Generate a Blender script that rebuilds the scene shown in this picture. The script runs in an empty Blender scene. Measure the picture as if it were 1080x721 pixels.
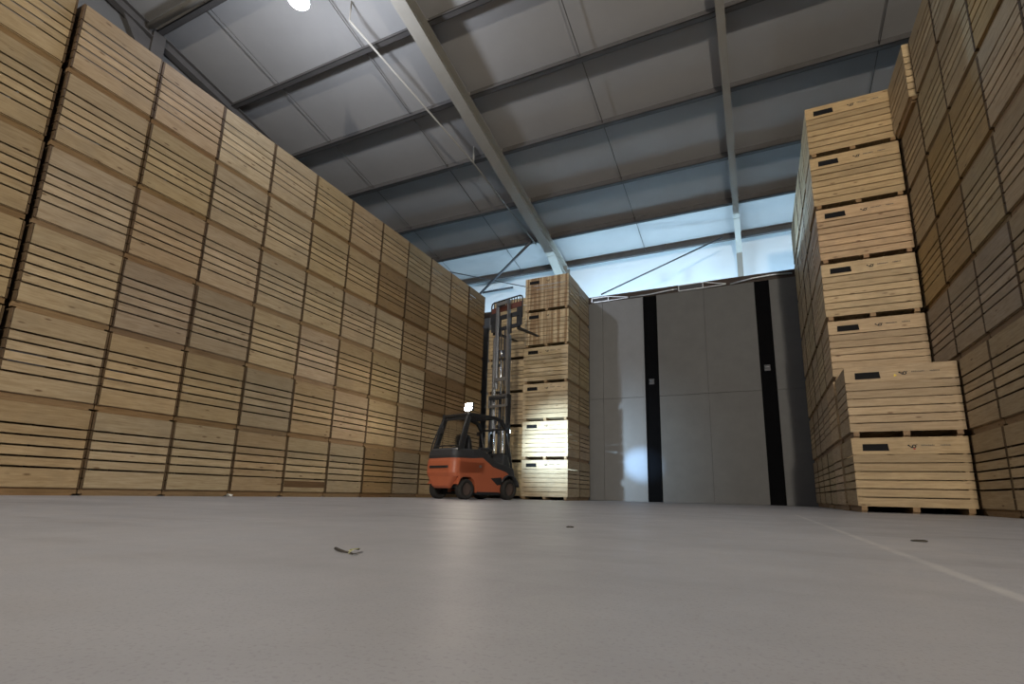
import bpy, bmesh, math, random
from mathutils import Vector, Matrix
from bpy_extras.object_utils import world_to_camera_view

rnd = random.Random(7)
scn = bpy.context.scene
COL = scn.collection
R = math.radians

# ------------------------------------------------------------------ helpers
def mesh_obj(name, bm, mat, parent=None, smooth=False, bevel=0.0, seg=2):
    bmesh.ops.recalc_face_normals(bm, faces=bm.faces[:])
    me = bpy.data.meshes.new(name)
    bm.to_mesh(me); bm.free()
    if smooth:
        for p in me.polygons: p.use_smooth = True
    if mat: me.materials.append(mat)
    o = bpy.data.objects.new(name, me); COL.objects.link(o)
    if bevel > 0:
        md = o.modifiers.new('Bevel', 'BEVEL'); md.width = bevel; md.segments = seg
        md.limit_method = 'ANGLE'; md.angle_limit = R(40)
    if parent: o.parent = parent
    return o

def tag(o, label=None, cat=None, group=None, kind=None):
    if label: o['label'] = label
    if cat: o['category'] = cat
    if group: o['group'] = group
    if kind: o['kind'] = kind
    return o

def empty(name, loc, rz=0.0):
    o = bpy.data.objects.new(name, None); COL.objects.link(o)
    o.location = loc; o.rotation_euler = (0, 0, rz); o.empty_display_size = 0.2
    return o

def box(bm, x0, x1, y0, y1, z0, z1):
    v = [bm.verts.new(p) for p in ((x0,y0,z0),(x1,y0,z0),(x1,y1,z0),(x0,y1,z0),(x0,y0,z1),(x1,y0,z1),(x1,y1,z1),(x0,y1,z1))]
    for f in ((0,3,2,1),(4,5,6,7),(0,1,5,4),(1,2,6,5),(2,3,7,6),(3,0,4,7)):
        bm.faces.new([v[i] for i in f])
    return v

def tube(bm, pts, r, n=10, r2=None):
    """round bar through a list of points"""
    pts = [Vector(p) for p in pts]; rings = []
    for i, p in enumerate(pts):
        if i == 0: d = pts[1]-p
        elif i == len(pts)-1: d = p-pts[i-1]
        else: d = (pts[i+1]-p).normalized()+(p-pts[i-1]).normalized()
        d.normalize()
        a = d.orthogonal().normalized() if i == 0 else (rings_a - d*(rings_a@d if False else rings_a.dot(d))).normalized()
        rings_a = a
        b = d.cross(a)
        rr = r if r2 is None else r+(r2-r)*i/(len(pts)-1)
        rings.append([bm.verts.new(p+(a*math.cos(t)+b*math.sin(t))*rr) for t in (2*math.pi*k/n for k in range(n))])
    for i in range(len(rings)-1):
        for k in range(n):
            bm.faces.new((rings[i][k], rings[i][(k+1)%n], rings[i+1][(k+1)%n], rings[i+1][k]))
    bm.faces.new(rings[0][::-1]); bm.faces.new(rings[-1])

def bar(bm, p, q, w, h, up=(0,0,1)):
    """rectangular bar from p to q: w across, h along 'up'"""
    p, q = Vector(p), Vector(q); d = (q-p).normalized(); up = Vector(up)
    s = d.cross(up).normalized(); u = s.cross(d).normalized()
    V = []
    for e in (p, q):
        for a, b in ((-1,-1),(1,-1),(1,1),(-1,1)):
            V.append(bm.verts.new(e+s*a*w/2+u*b*h/2))
    for f in ((0,1,2,3),(7,6,5,4),(0,4,5,1),(1,5,6,2),(2,6,7,3),(3,7,4,0)):
        bm.faces.new([V[i] for i in f])

def prism_x(bm, prof, x0, x1):
    """profile of (y,z) points extruded along x"""
    a = [bm.verts.new((x0,y,z)) for y, z in prof]; b = [bm.verts.new((x1,y,z)) for y, z in prof]
    n = len(prof)
    bm.faces.new(a); bm.faces.new(b[::-1])
    for i in range(n): bm.faces.new((a[i], b[i], b[(i+1)%n], a[(i+1)%n]))

def lathe_x(bm, prof, cx, cy, cz, n=32):
    """profile of (x,r) turned about an axis parallel to x"""
    rings = []
    for x, r in prof:
        if r < 1e-5: rings.append([bm.verts.new((cx+x,cy,cz))])
        else: rings.append([bm.verts.new((cx+x, cy+r*math.cos(t), cz+r*math.sin(t))) for t in (2*math.pi*k/n for k in range(n))])
    for A, B in zip(rings, rings[1:]):
        for k in range(n):
            if len(A) == 1 and len(B) == 1: continue
            if len(A) == 1: bm.faces.new((A[0], B[k], B[(k+1)%n]))
            elif len(B) == 1: bm.faces.new((A[k], A[(k+1)%n], B[0]))
            else: bm.faces.new((A[k], A[(k+1)%n], B[(k+1)%n], B[k]))

def loft(bm, rings):
    V = [[bm.verts.new(p) for p in ring] for ring in rings]
    n = len(V[0])
    for A, B in zip(V, V[1:]):
        for k in range(n): bm.faces.new((A[k], A[(k+1)%n], B[(k+1)%n], B[k]))
    bm.faces.new(V[0][::-1]); bm.faces.new(V[-1])

# ------------------------------------------------------------------ materials
class NT:
    def __init__(s, name):
        s.m = bpy.data.materials.new(name); s.m.use_nodes = True
        s.t = s.m.node_tree; s.N = s.t.nodes; s.L = s.t.links
        s.b = s.N['Principled BSDF']
    def n(s, typ, **kw):
        o = s.N.new(typ)
        for k, v in kw.items(): setattr(o, k, v)
        return o
    def l(s, a, b): s.L.new(a, b)
    def noise(s, vec, scale, detail=4, rough=.55, dist=0):
        o = s.n('ShaderNodeTexNoise'); o.inputs['Scale'].default_value = scale
        o.inputs['Detail'].default_value = detail; o.inputs['Roughness'].default_value = rough
        o.inputs['Distortion'].default_value = dist
        if vec is not None: s.l(vec, o.inputs['Vector'])
        return o
    def ramp(s, fac, stops):
        o = s.n('ShaderNodeValToRGB'); e = o.color_ramp.elements
        while len(e) < len(stops): e.new(.5)
        for el, (p, c) in zip(e, stops): el.position = p; el.color = (*c, 1) if len(c) == 3 else c
        s.l(fac, o.inputs['Fac']); return o
    def mix(s, fac, a, b, mode='MIX'):
        o = s.n('ShaderNodeMix', data_type='RGBA', blend_type=mode)
        if isinstance(fac, (int, float)): o.inputs[0].default_value = fac
        else: s.l(fac, o.inputs[0])
        for i, v in ((6, a), (7, b)):
            if isinstance(v, tuple): o.inputs[i].default_value = (*v, 1) if len(v) == 3 else v
            else: s.l(v, o.inputs[i])
        return o.outputs[2]
    def math(s, op, a, b=None, c=None):
        o = s.n('ShaderNodeMath', operation=op)
        for i, v in enumerate((a, b, c)):
            if v is None: continue
            if isinstance(v, (int, float)): o.inputs[i].default_value = v
            else: s.l(v, o.inputs[i])
        return o.outputs[0]
    def mapping(s, vec, scale=(1,1,1), loc=(0,0,0)):
        o = s.n('ShaderNodeMapping'); o.inputs['Scale'].default_value = scale; o.inputs['Location'].default_value = loc
        s.l(vec, o.inputs['Vector']); return o.outputs[0]
    def bump(s, h, strength=.3, dist=.01):
        o = s.n('ShaderNodeBump'); o.inputs['Strength'].default_value = strength; o.inputs['Distance'].default_value = dist
        s.l(h, o.inputs['Height']); s.l(o.outputs[0], s.b.inputs['Normal'])

def plain(name, col, rough=.5, metal=0.0, var=.12, scale=6, spec=.5):
    t = NT(name); tc = t.n('ShaderNodeTexCoord')
    nz = t.noise(tc.outputs['Object'], scale, 5, .6)
    c = t.mix(nz.outputs['Fac'], tuple(x*(1-var) for x in col), tuple(min(1, x*(1+var)) for x in col))
    t.l(c, t.b.inputs['Base Color'])
    t.b.inputs['Roughness'].default_value = rough; t.b.inputs['Metallic'].default_value = metal
    t.b.inputs['Specular IOR Level'].default_value = spec
    return t.m

def glow(name, col, strength):
    t = NT(name); t.b.inputs['Base Color'].default_value = (*col, 1)
    t.b.inputs['Emission Color'].default_value = (*col, 1); t.b.inputs['Emission Strength'].default_value = strength
    return t.m

def wood(name, axis, streaks=False):
    """sawn pine: grain runs along 'axis'; every board differs (random per island), every crate too (object colour)"""
    t = NT(name); tc = t.n('ShaderNodeTexCoord'); oi = t.n('ShaderNodeObjectInfo'); geo = t.n('ShaderNodeNewGeometry')
    off = t.n('ShaderNodeVectorMath', operation='ADD'); t.l(tc.outputs['Object'], off.inputs[0])
    r1 = t.math('MULTIPLY', oi.outputs['Random'], 61.0); r2 = t.math('MULTIPLY', geo.outputs['Random Per Island'], 23.0)
    cmb = t.n('ShaderNodeCombineXYZ')
    for i in range(3): t.l(t.math('ADD', r1, r2) if i != 1 else t.math('SUBTRACT', r1, r2), cmb.inputs[i])
    t.l(cmb.outputs[0], off.inputs[1]); P = off.outputs[0]
    sc = {'X': (1.3, 16, 16), 'Y': (16, 1.3, 16), 'Z': (16, 16, 1.3)}[axis]
    g1 = t.noise(t.mapping(P, sc), 2.2, 6, .62, .4)
    g2 = t.noise(t.mapping(P, tuple(c*3.5 for c in sc)), 2.0, 3, .6)
    base = t.ramp(g1.outputs['Fac'], [(.28, (.36, .268, .165)), (.5, (.53, .42, .285)), (.75, (.64, .535, .39))])
    c = t.mix(t.math('MULTIPLY', g2.outputs['Fac'], .45), base.outputs[0], (.30, .225, .13))
    # knots
    vo = t.n('ShaderNodeTexVoronoi'); vo.inputs['Scale'].default_value = 1.0
    ks = {'X': (2.2, 5, 7), 'Y': (5, 2.2, 7), 'Z': (5, 7, 2.2)}[axis]
    t.l(t.mapping(P, ks), vo.inputs['Vector'])
    kn = t.ramp(vo.outputs['Distance'], [(.06, (1,1,1)), (.13, (0,0,0))])
    c = t.mix(t.math('MULTIPLY', kn.outputs[0], .85), c, (.15, .085, .04))
    # board to board value
    v = t.math('MULTIPLY_ADD', geo.outputs['Random Per Island'], .34, .82)
    vv = t.n('ShaderNodeCombineColor'); [t.l(v, vv.inputs[i]) for i in range(3)]
    c = t.mix(1.0, c, vv.outputs[0], 'MULTIPLY')
    # weathering and damp stains of their own shape
    st = t.noise(t.mapping(P, (1, 1, 1)), 1.1, 5, .65)
    s = t.ramp(st.outputs['Fac'], [(.5, (0,0,0)), (.72, (1,1,1))])
    c = t.mix(t.math('MULTIPLY', s.outputs[0], .5), c, (.27, .225, .165))
    if streaks:
        sn = t.noise(t.mapping(tc.outputs['Object'], (5.2, 1, .25), (3.1, 0, 0)), 1.6, 3, .6)
        sr = t.ramp(sn.outputs['Fac'], [(.43, (0,0,0)), (.56, (1,1,1))])
        c = t.mix(t.math('MULTIPLY', sr.outputs[0], .8), c, (.17, .085, .03))
    c = t.mix(1.0, c, oi.outputs['Color'], 'MULTIPLY')
    t.l(c, t.b.inputs['Base Color'])
    t.b.inputs['Roughness'].default_value = .62; t.b.inputs['Specular IOR Level'].default_value = .35
    t.bump(g1.outputs['Fac'], .25, .004)
    return t.m

M = {}
M['wood_x'] = wood('pine_grain_x', 'X'); M['wood_y'] = wood('pine_grain_y', 'Y'); M['wood_z'] = wood('pine_grain_z', 'Z')
M['wood_stain'] = wood('pine_streaked', 'X', True)
M['plate'] = plain('black_plate', (.010, .010, .011), .8, var=.3, scale=30, spec=.15)
M['ink'] = plain('black_ink', (.03, .028, .026), .8, var=.3, scale=60)
M['ink_grey'] = plain('faded_ink', (.16, .13, .095), .8, var=.3, scale=60)
M['yellow'] = plain('yellow_paint', (.75, .55, .08), .7)
M['redink'] = plain('red_ink', (.35, .06, .04), .7)
M['sheet'] = plain('roof_sheet', (.32, .31, .30), .6, var=.1, scale=.9, spec=.3)
M['purlin'] = plain('dark_purlin_paint', (.085, .078, .074), .6, var=.25, scale=3, spec=.3)
M['rafter'] = plain('grey_beige_steel', (.27, .25, .215), .55, var=.15, scale=2)
M['steel'] = plain('dark_steel', (.06, .06, .065), .5, .3, .2, 5)
M['galv'] = plain('galvanised_steel', (.36, .37, .39), .38, .85, .12, 9)
M['chrome'] = plain('bright_steel', (.62, .63, .66), .22, 1, .05, 9)
M['gable'] = plain('gable_cladding', (.12, .116, .112), .7, var=.1, scale=1.5)
M['eave'] = plain('white_cladding', (.72, .76, .78), .6, var=.04, scale=1.2)
M['panel'] = plain('plywood_panel_grey', (.13, .127, .122), .65, var=.16, scale=2.2, spec=.3)
M['panel_shiny'] = plain('smooth_steel_panel', (.19, .192, .195), .5, .1, .1, 3)
M['black'] = plain('black_rubber', (.004, .004, .0045), .9, var=.3, scale=4, spec=.05)
M['alu'] = plain('aluminium', (.62, .64, .66), .35, .7, .06, 9)
M['rust'] = plain('rusty_brown_steel', (.055, .038, .03), .8, var=.5, scale=3)
M['orange'] = plain('orange_paint', (.46, .125, .058), .42, var=.10, scale=3)
M['char'] = plain('charcoal_plastic', (.035, .036, .04), .5, var=.2, scale=6)
M['frame'] = plain('black_frame_paint', (.02, .021, .024), .45, var=.2, scale=6)
M['tyre'] = plain('tyre_rubber', (.032, .03, .028), .8, var=.3, scale=12, spec=.3)
M['hub'] = plain('dusty_wheel_hub', (.09, .065, .055), .6, var=.25, scale=10)
M['seatfab'] = plain('black_vinyl', (.018, .018, .02), .55)
M['redbrown'] = plain('red_brown_primer', (.11, .035, .022), .6, var=.2, scale=6)
M['stem'] = plain('dry_brown_stem', (.035, .028, .02), .8)
M['leaf'] = plain('dry_pale_leaf', (.36, .35, .19), .7, var=.3, scale=60)
M['chip'] = plain('white_paper_scrap', (.7, .68, .62), .8)
M['lamp_body'] = plain('lamp_housing', (.3, .3, .31), .4, .5)
M['lamp_cool'] = glow('cool_lamp_lens', (.82, .88, 1.0), 60)
M['lamp_warm'] = glow('warm_lamp_lens', (1.0, .86, .66), 40)
M['lamp_work'] = glow('work_lamp_lens', (1.0, .90, .72), 120)
M['lamp_blue'] = glow('blue_white_lamp_lens', (.62, .82, 1.0), 30)
t = NT('guard_glass'); t.b.inputs['Base Color'].default_value = (.8, .82, .82, 1); t.b.inputs['Roughness'].default_value = .08
t.b.inputs['Transmission Weight'].default_value = 1; t.b.inputs['IOR'].default_value = 1.05; t.b.inputs['Alpha'].default_value = .35; M['glass'] = t.m

def floor_mat():
    t = NT('power_floated_concrete'); tc = t.n('ShaderNodeTexCoord'); P = tc.outputs['Object']
    a = t.noise(P, .45, 6, .6, .3); b = t.noise(P, 2.6, 6, .65); c3 = t.noise(P, 34, 3, .6); g = t.noise(P, 150, 2, .6)
    col = t.ramp(a.outputs['Fac'], [(.3, (.25, .245, .258)), (.52, (.345, .34, .355)), (.72, (.425, .418, .43))]).outputs[0]
    col = t.mix(t.math('MULTIPLY', b.outputs['Fac'], .5), col, (.265, .258, .275))
    col = t.mix(t.math('MULTIPLY', c3.outputs['Fac'], .25), col, (.38, .36, .345))
    sp = t.ramp(g.outputs['Fac'], [(.36, (1,1,1)), (.44, (0,0,0))])
    col = t.mix(t.math('MULTIPLY', sp.outputs[0], .22), col, (.12, .11, .11))
    # scuffed tyre tracks across the slab
    w = t.noise(t.mapping(P, (.18, 1.6, 1)), 1.4, 4, .6, .6)
    tr = t.ramp(w.outputs['Fac'], [(.54, (0,0,0)), (.68, (1,1,1))])
    col = t.mix(t.math('MULTIPLY', tr.outputs[0], .3), col, (.18, .168, .166))
    # worn white lane line along the right-hand stacks
    sx = t.n('ShaderNodeSeparateXYZ'); t.l(P, sx.inputs[0])
    wob = t.noise(P, 5, 3, .6); wb = t.math('MULTIPLY_ADD', wob.outputs['Fac'], .03, -.015)
    ctr = t.math('MULTIPLY_ADD', sx.outputs[1], -.0105, .456)
    d = t.math('ABSOLUTE', t.math('SUBTRACT', t.math('ADD', sx.outputs[0], wb), ctr))
    ln = t.ramp(t.math('MULTIPLY', d, 10), [(.09, (1,1,1)), (.24, (0,0,0))])
    lim = t.math('MULTIPLY', t.math('LESS_THAN', sx.outputs[1], 7.3), t.math('GREATER_THAN', sx.outputs[1], .3))
    worn = t.ramp(t.noise(P, 3.2, 5, .7).outputs['Fac'], [(.3, (.25,.25,.25)), (.6, (1,1,1))])
    f = t.math('MULTIPLY', t.math('MULTIPLY', ln.outputs[0], worn.outputs[0]), t.math('MULTIPLY', lim, .42))
    col = t.mix(f, col, (.62, .59, .55))
    t.l(col, t.b.inputs['Base Color'])
    rr = t.ramp(b.outputs['Fac'], [(.3, (.40,)*3), (.7, (.58,)*3)]); t.l(rr.outputs[0], t.b.inputs['Roughness'])
    t.b.inputs['Specular IOR Level'].default_value = .35
    t.bump(g.outputs['Fac'], .08, .002)
    return t.m
M['floor'] = floor_mat()

# ------------------------------------------------------------------ camera
cam_d = bpy.data.cameras.new('camera'); cam = bpy.data.objects.new('camera', cam_d); COL.objects.link(cam)
FPX = 540.081; PIT, ROL, YAW = 0.2073, 0.0231, 0.4341
cam_d.sensor_width = 36; cam_d.lens = 36*FPX/1080
cam_d.shift_x = -(548.352-540)/1080; cam_d.shift_y = (406.877-360.5)/1080
cam_d.clip_start = .02; cam_d.clip_end = 200
fw = Vector((-math.sin(YAW)*math.cos(PIT), math.cos(YAW)*math.cos(PIT), math.sin(PIT)))
rt = Vector((math.cos(YAW), math.sin(YAW), 0)); up = rt.cross(fw)
r2 = rt*math.cos(ROL)+up*math.sin(ROL); u2 = up*math.cos(ROL)-rt*math.sin(ROL)
mw = Matrix((r2, u2, -fw)).transposed().to_4x4(); mw.translation = (0, 0, .173); cam.matrix_world = mw
scn.camera = cam
bpy.context.view_layer.update()
def pix(p):
    v = world_to_camera_view(scn, cam, Vector(p)); return v.x*1080, (1-v.y)*721, v.z

# ------------------------------------------------------------------ the shell
XG, XR_W, YB, YF = -14.7, 9.6, 20.35, -13.0          # gable wall, right wall, eaves wall, wall behind the camera
SL = .1903; YRIDGE = -.5
def zroof(y): return 10.25 + SL*(20-y) if y >= YRIDGE else 10.25 + SL*(20-YRIDGE) - SL*(YRIDGE-y)
bm = bmesh.new(); box(bm, XG-.3, XR_W+.3, YF-.3, YB+.3, -.25, 0); fl = tag(mesh_obj('floor', bm, M['floor']), kind='structure')
def slab(bm, y0, y1):
    prism_x(bm, [(y0, zroof(y0)), (y1, zroof(y1)), (y1, zroof(y1)+.15), (y0, zroof(y0)+.15)], XG-.3, XR_W+.3)
bm = bmesh.new(); slab(bm, YRIDGE, YB+.3); slab(bm, YF-.3, YRIDGE); tag(mesh_obj('ceiling', bm, M['sheet']), kind='structure')
bm = bmesh.new(); box(bm, XG-.25, XR_W+.25, YB, YB+.25, 0, zroof(YB)+.02); tag(mesh_obj('wall_back', bm, M['eave']), kind='structure')
bm = bmesh.new(); prism_x(bm, [(YF, 0), (YB, 0), (YB, zroof(YB)), (YRIDGE, zroof(YRIDGE)), (YF, zroof(YF))], XG-.25, XG); tag(mesh_obj('wall_left', bm, M['gable']), kind='structure')
bm = bmesh.new(); prism_x(bm, [(YF, 0), (YB, 0), (YB, zroof(YB)), (YRIDGE, zroof(YRIDGE)), (YF, zroof(YF))], XR_W, XR_W+.25); tag(mesh_obj('wall_right', bm, M['gable']), kind='structure')
bm = bmesh.new(); box(bm, XG-.25, XR_W+.25, YF-.25, YF, 0, zroof(YF)+.02); tag(mesh_obj('wall_front', bm, M['gable']), kind='structure')

# plenum wall: grey boards on a frame, two black vertical strips
YP, ZP = 17.97, 7.36
SL1, SL2 = (-3.43, -2.95), (.29, .74)
bm = bmesh.new(); box(bm, XG, XR_W, YP+.035, YP+.12, 0, ZP); tag(mesh_obj('wall_plenum', bm, M['steel']), kind='structure')
def panels(name, xs, zs, mat):
    bm = bmesh.new()
    for a, b in zip(xs, xs[1:]):
        for c, d in zip(zs, zs[1:]): box(bm, a+.006, b-.006, YP, YP+.035, c+.006, d-.006)
    return tag(mesh_obj(name, bm, mat), kind='structure')
ZS = [0, 3.62, ZP]
panels('wall_plenum_left', [XG+.1, -12.2, -9.8, -7.3, -4.95, SL1[0]-.06], ZS, M['panel_shiny'])
panels('wall_plenum_middle', [SL1[1], -1.33, SL2[0]], ZS, M['panel'])
panels('wall_plenum_right', [SL2[1], 3.1, 5.5, XR_W-.1], ZS, M['panel'])
for n, (a, b) in (('trim_1', SL1), ('trim_2', SL2)):
    bm = bmesh.new(); box(bm, a, b, YP+.02, YP+.034, 0, ZP)
    for x in (a+.02, b-.06): box(bm, x, x+.04, YP+.005, YP+.034, 0, ZP)
    tag(mesh_obj(n, bm, M['black']), kind='structure')
bm = bmesh.new(); box(bm, SL1[0]-.06, SL1[0]-.005, YP-.012, YP+.034, 0, ZP); tag(mesh_obj('trim_3', bm, M['panel_shiny']), kind='structure')
bm = bmesh.new(); box(bm, XG+.1, XR_W-.1, YP+.03, YP+.2, ZP, ZP+.27); tag(mesh_obj('trim_4', bm, M['rust']), kind='structure')
for X, z, lab in ((-3.2, 4.15, 'small grey latch halfway up the left black strip'), (.5, 4.35, 'small grey latch halfway up the right black strip')):
    e = tag(empty('strip_latch', (X, YP+.005, z)), lab, 'latch')
    bm = bmesh.new(); box(bm, -.09, .09, -.02, .0, -.10, .10); mesh_obj('latch_plate', bm, M['steel'], e, bevel=.006)
    bm = bmesh.new(); tube(bm, [(-.07, -.035, .02), (.07, -.035, .02)], .014); tube(bm, [(0, 0, .02), (0, -.035, .02)], .012, 8); mesh_obj('latch_bar', bm, M['galv'], e, True)

# bright frames of the air hatches lying along the top of the plenum wall
def hatch_frame(x0, x1, zb, h, prop, label):
    e = tag(empty('hatch_frame', ((x0+x1)/2, YP-.02, zb)), label, 'frame', 'hatch frames along the plenum wall top')
    w = (x1-x0)/2
    bm = bmesh.new()
    for a, b in (((-w, 0, 0), (w, 0, 0)), ((-w, 0, h), (w, 0, h)), ((-w, 0, 0), (-w, 0, h)), ((w, 0, 0), (w, 0, h))): bar(bm, a, b, .035, .04, (0, 1, 0))
    mesh_obj('outer_frame', bm, M['alu'], e)
    bm = bmesh.new(); box(bm, -w+.02, w-.02, .01, .02, .02, h-.02); mesh_obj('flap', bm, M['steel'], e)
    bm = bmesh.new(); bar(bm, (w, 0, h), (w+prop, 0, .04), .03, .03, (0, 1, 0)); bar(bm, (w, 0, .0), (w+prop, 0, .02), .03, .03, (0, 1, 0)); mesh_obj('prop_arm', bm, M['alu'], e)
hatch_frame(-5.36, -4.72, ZP+.025, .17, .75, 'white rectangular hatch frame on wall top beside the forklift stack')
hatch_frame(-2.15, -1.33, ZP+.025, .20, .75, 'white rectangular hatch frame on wall top between the black strips')
bm = bmesh.new(); tube(bm, [(-3.9, 0, .05), (-3.2, 0, .06), (-2.4, 0, .12), (-2.2, 0, .12)], .028, 8)
o = mesh_obj('pale_conduit', bm, M['alu'], None, True); o.location = (0, YP-.02, ZP-.01); tag(o, 'pale conduit along the wall top between the two hatch frames', 'pipe')
bm = bmesh.new(); tube(bm, [(-.45, 0, .03), (.3, 0, .14), (.9, 0, .16), (1.45, 0, .12)], .028, 8)
o = mesh_obj('pale_conduit', bm, M['alu'], None, True); o.location = (0, YP-.02, ZP-.01); tag(o, 'pale conduit along the wall top above the right black strip', 'pipe')
def on_y(px, py, Y):
    d = fw + r2*(px-548.352)/FPX - u2*(py-406.877)/FPX
    return Vector((0, 0, .173)) + d*(Y/d.y)

# ------------------------------------------------------------------ roof steel
def ibeam_y(name, x, y0, y1, depth, wid, drop, mat, parent=None):
    bm = bmesh.new(); tf = .025
    def pr(a0, a1, x0, x1):
        prism_x(bm, [(y0, zroof(y0)-drop-a1), (y1, zroof(y1)-drop-a1), (y1, zroof(y1)-drop-a0), (y0, zroof(y0)-drop-a0)], x0, x1)
    pr(0, tf, x-wid/2, x+wid/2); pr(depth-tf, depth, x-wid/2, x+wid/2); pr(tf, depth-tf, x-.012, x+.012)
    return mesh_obj(name, bm, mat, parent)
def frame(x, label, wid=.30, depth=.46):
    e = tag(empty('portal_frame', (x, 19.9, 0)), label, 'steel frame', 'roof frames')
    ibeam_y('rafter', 0, YRIDGE, 19.9, depth, wid, .30, M['rafter'], e).location = (0, -19.9, 0)
    bm = bmesh.new(); zt = zroof(19.9)-.3
    box(bm, -wid/2, wid/2, -.20, -.175, 0, zt); box(bm, -wid/2, wid/2, .175, .2, 0, zt); box(bm, -.012, .012, -.175, .175, 0, zt)
    mesh_obj('column', bm, M['rafter'], e)
    bm = bmesh.new()                                  # haunch under the rafter end
    za, zb = zroof(18.4)-.28-depth, zroof(19.7)-.28-depth
    prism_x(bm, [(18.3-19.9, za+.02), (-.2, zb+.02), (-.2, zb-.42)], -.012, .012)
    bar(bm, (0, 18.3-19.9, za), (0, -.2, zb-.42), wid, .025, (0, 0, 1))
    mesh_obj('haunch', bm, M['rafter'], e)
    return e
frame(-7.18, 'grey steel roof frame whose rafter ends above the forklift stack', .36, .46)
frame(-.10, 'slim grey steel roof frame crossing the ceiling right of the picture centre', .2, .30)
frame(7.2, 'steel roof frame hidden above the right crate wall')
# gable frame
e = tag(empty('gable_frame', (XG+.2, 6.6, 0)), 'dark steel frame along the gable wall above the left crates', 'steel frame', 'roof frames')
ibeam_y('rafter', 0, YRIDGE, 20.0, .30, .22, .24, M['purlin'], e).location = (0, -6.6, 0)
bm = bmesh.new(); zt = zroof(6.6)-.3
box(bm, -.12, .12, -.16, .16, 0, zt)
mesh_obj('post', bm, M['purlin'], e)
bm = bmesh.new(); prism_x(bm, [(-.9, zroof(5.7)-.5), (-.12, zt-.3), (-.12, zt-1.2)], -.03, .03); mesh_obj('knee_bracket', bm, M['purlin'], e)

PY = [19.95, 17.98, 15.86, 13.46, 11.28, 9.06, 6.66, 4.4, 2.1]
ordn = ['first', 'second', 'third', 'fourth', 'fifth', 'sixth', 'seventh', 'eighth', 'ninth']
for i, y in enumerate(PY):
    e = tag(empty('roof_purlin', (0, y, zroof(y))), f'dark roof purlin across the ceiling, {ordn[i]} counting from the back wall', 'purlin', 'roof purlins')
    bm = bmesh.new(); h = .29
    box(bm, XG, XR_W, -.012, 0, -h, 0); box(bm, XG, XR_W, 0, .11, -.014, 0); box(bm, XG, XR_W, -.16, 0, -h, -h+.014); box(bm, XG, XR_W, -.16, -.148, -h, -h+.05)
    mesh_obj('purlin_web', bm, M['purlin'], e)
    bm = bmesh.new()
    for x in (-7.18, -.10): box(bm, x-.09, x+.09, -.03, -.012, -.30, -.02)
    mesh_obj('cleat', bm, M['rafter'], e)
    if i == 0:
        bm = bmesh.new(); p = on_y(680, 264, y-.1); q = on_y(703, 260, y-.1)
        box(bm, -4.25, -2.8, -.06, -.02, -.30, .02); mesh_obj('splice_plate', bm, M['purlin'], e)
# anti-sag rods under the sheets
for i, (x, lab) in enumerate(((-12.45, 'thin sag rod under the ceiling in the bay beside the gable'), (-9.2, 'thin dark sag rod just left of the large rafter'), (-3.62, 'thin dark sag rod down the middle ceiling bay'), (3.45, 'thin sag rod at the ceiling right of the slim rafter'))):
    bm = bmesh.new(); tube(bm, [(0, y, zroof(y)-.17) for y in (4.4, 12, 19.9)], .013 if i else .01, 8)
    o = mesh_obj('sag_rod', bm, M['purlin'], None, True); o.location.x = x; tag(o, lab, 'rod', 'sag rods')
# tie tube beside the seventh purlin
bm = bmesh.new(); tube(bm, [(XG+.35, 6.32, zroof(6.32)-.36), (-9.15, 6.32, zroof(6.32)-.36)], .085, 14); tag(mesh_obj('tie_tube', bm, M['rafter'], None, True), 'pale steel tie tube running out from the gable post', 'tube')
# wind bracing with its hanger
e = tag(empty('brace_rod', (-8.0, 13.1, 0)), 'long slanting bracing rod with hanger left of the large rafter', 'rod')
def rp(x, y, d): return Vector((x+8.0, y-13.1, zroof(y)-d))
bm = bmesh.new(); tube(bm, [rp(-8.76, 8.0, .6), rp(-7.98, 13.1, .6), rp(-7.6, 17.6, .6)], .028, 10); mesh_obj('rod', bm, M['rafter'], e, True)
bm = bmesh.new(); tube(bm, [rp(-7.98, 13.1, .6), rp(-7.98, 13.1, .0)], .03, 8); mesh_obj('hanger', bm, M['rafter'], e, True)
bm = bmesh.new(); tube(bm, [rp(-8.76, 8.0, .6), rp(-8.76, 8.0, .0)], .02, 8); mesh_obj('hanger', bm, M['rafter'], e, True)
# eaves bracing
def rod_between(name, p, q, r, mat, lab):
    p, q = Vector(p), Vector(q); m = (p+q)/2
    bm = bmesh.new(); tube(bm, [p-m, q-m], r, 10); o = mesh_obj(name, bm, mat, None, True); o.location = m
    return tag(o, lab, 'rod', 'eaves bracing')
rod_between('diagonal_brace', on_y(503, 313, 19.6), on_y(561, 254, 17.6), .055, M['steel'], 'dark diagonal brace rising to the rafter foot above the forklift')
rod_between('tension_rod', on_y(474, 286.5, 18.3), on_y(558, 303, 19.7), .022, M['steel'], 'thin tension rod crossing the dark diagonal brace')
rod_between('tension_rod', on_y(634, 310.5, 18.15), on_y(762, 250, 19.0), .028, M['steel'], 'thin sloping rod before the bright back wall strip')
rod_between('eaves_rail', on_y(509, 308.5, 20.1), on_y(541, 303, 20.1), .05, M['steel'], 'short dark rail on the bright wall above the load backrest')
e = None

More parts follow.
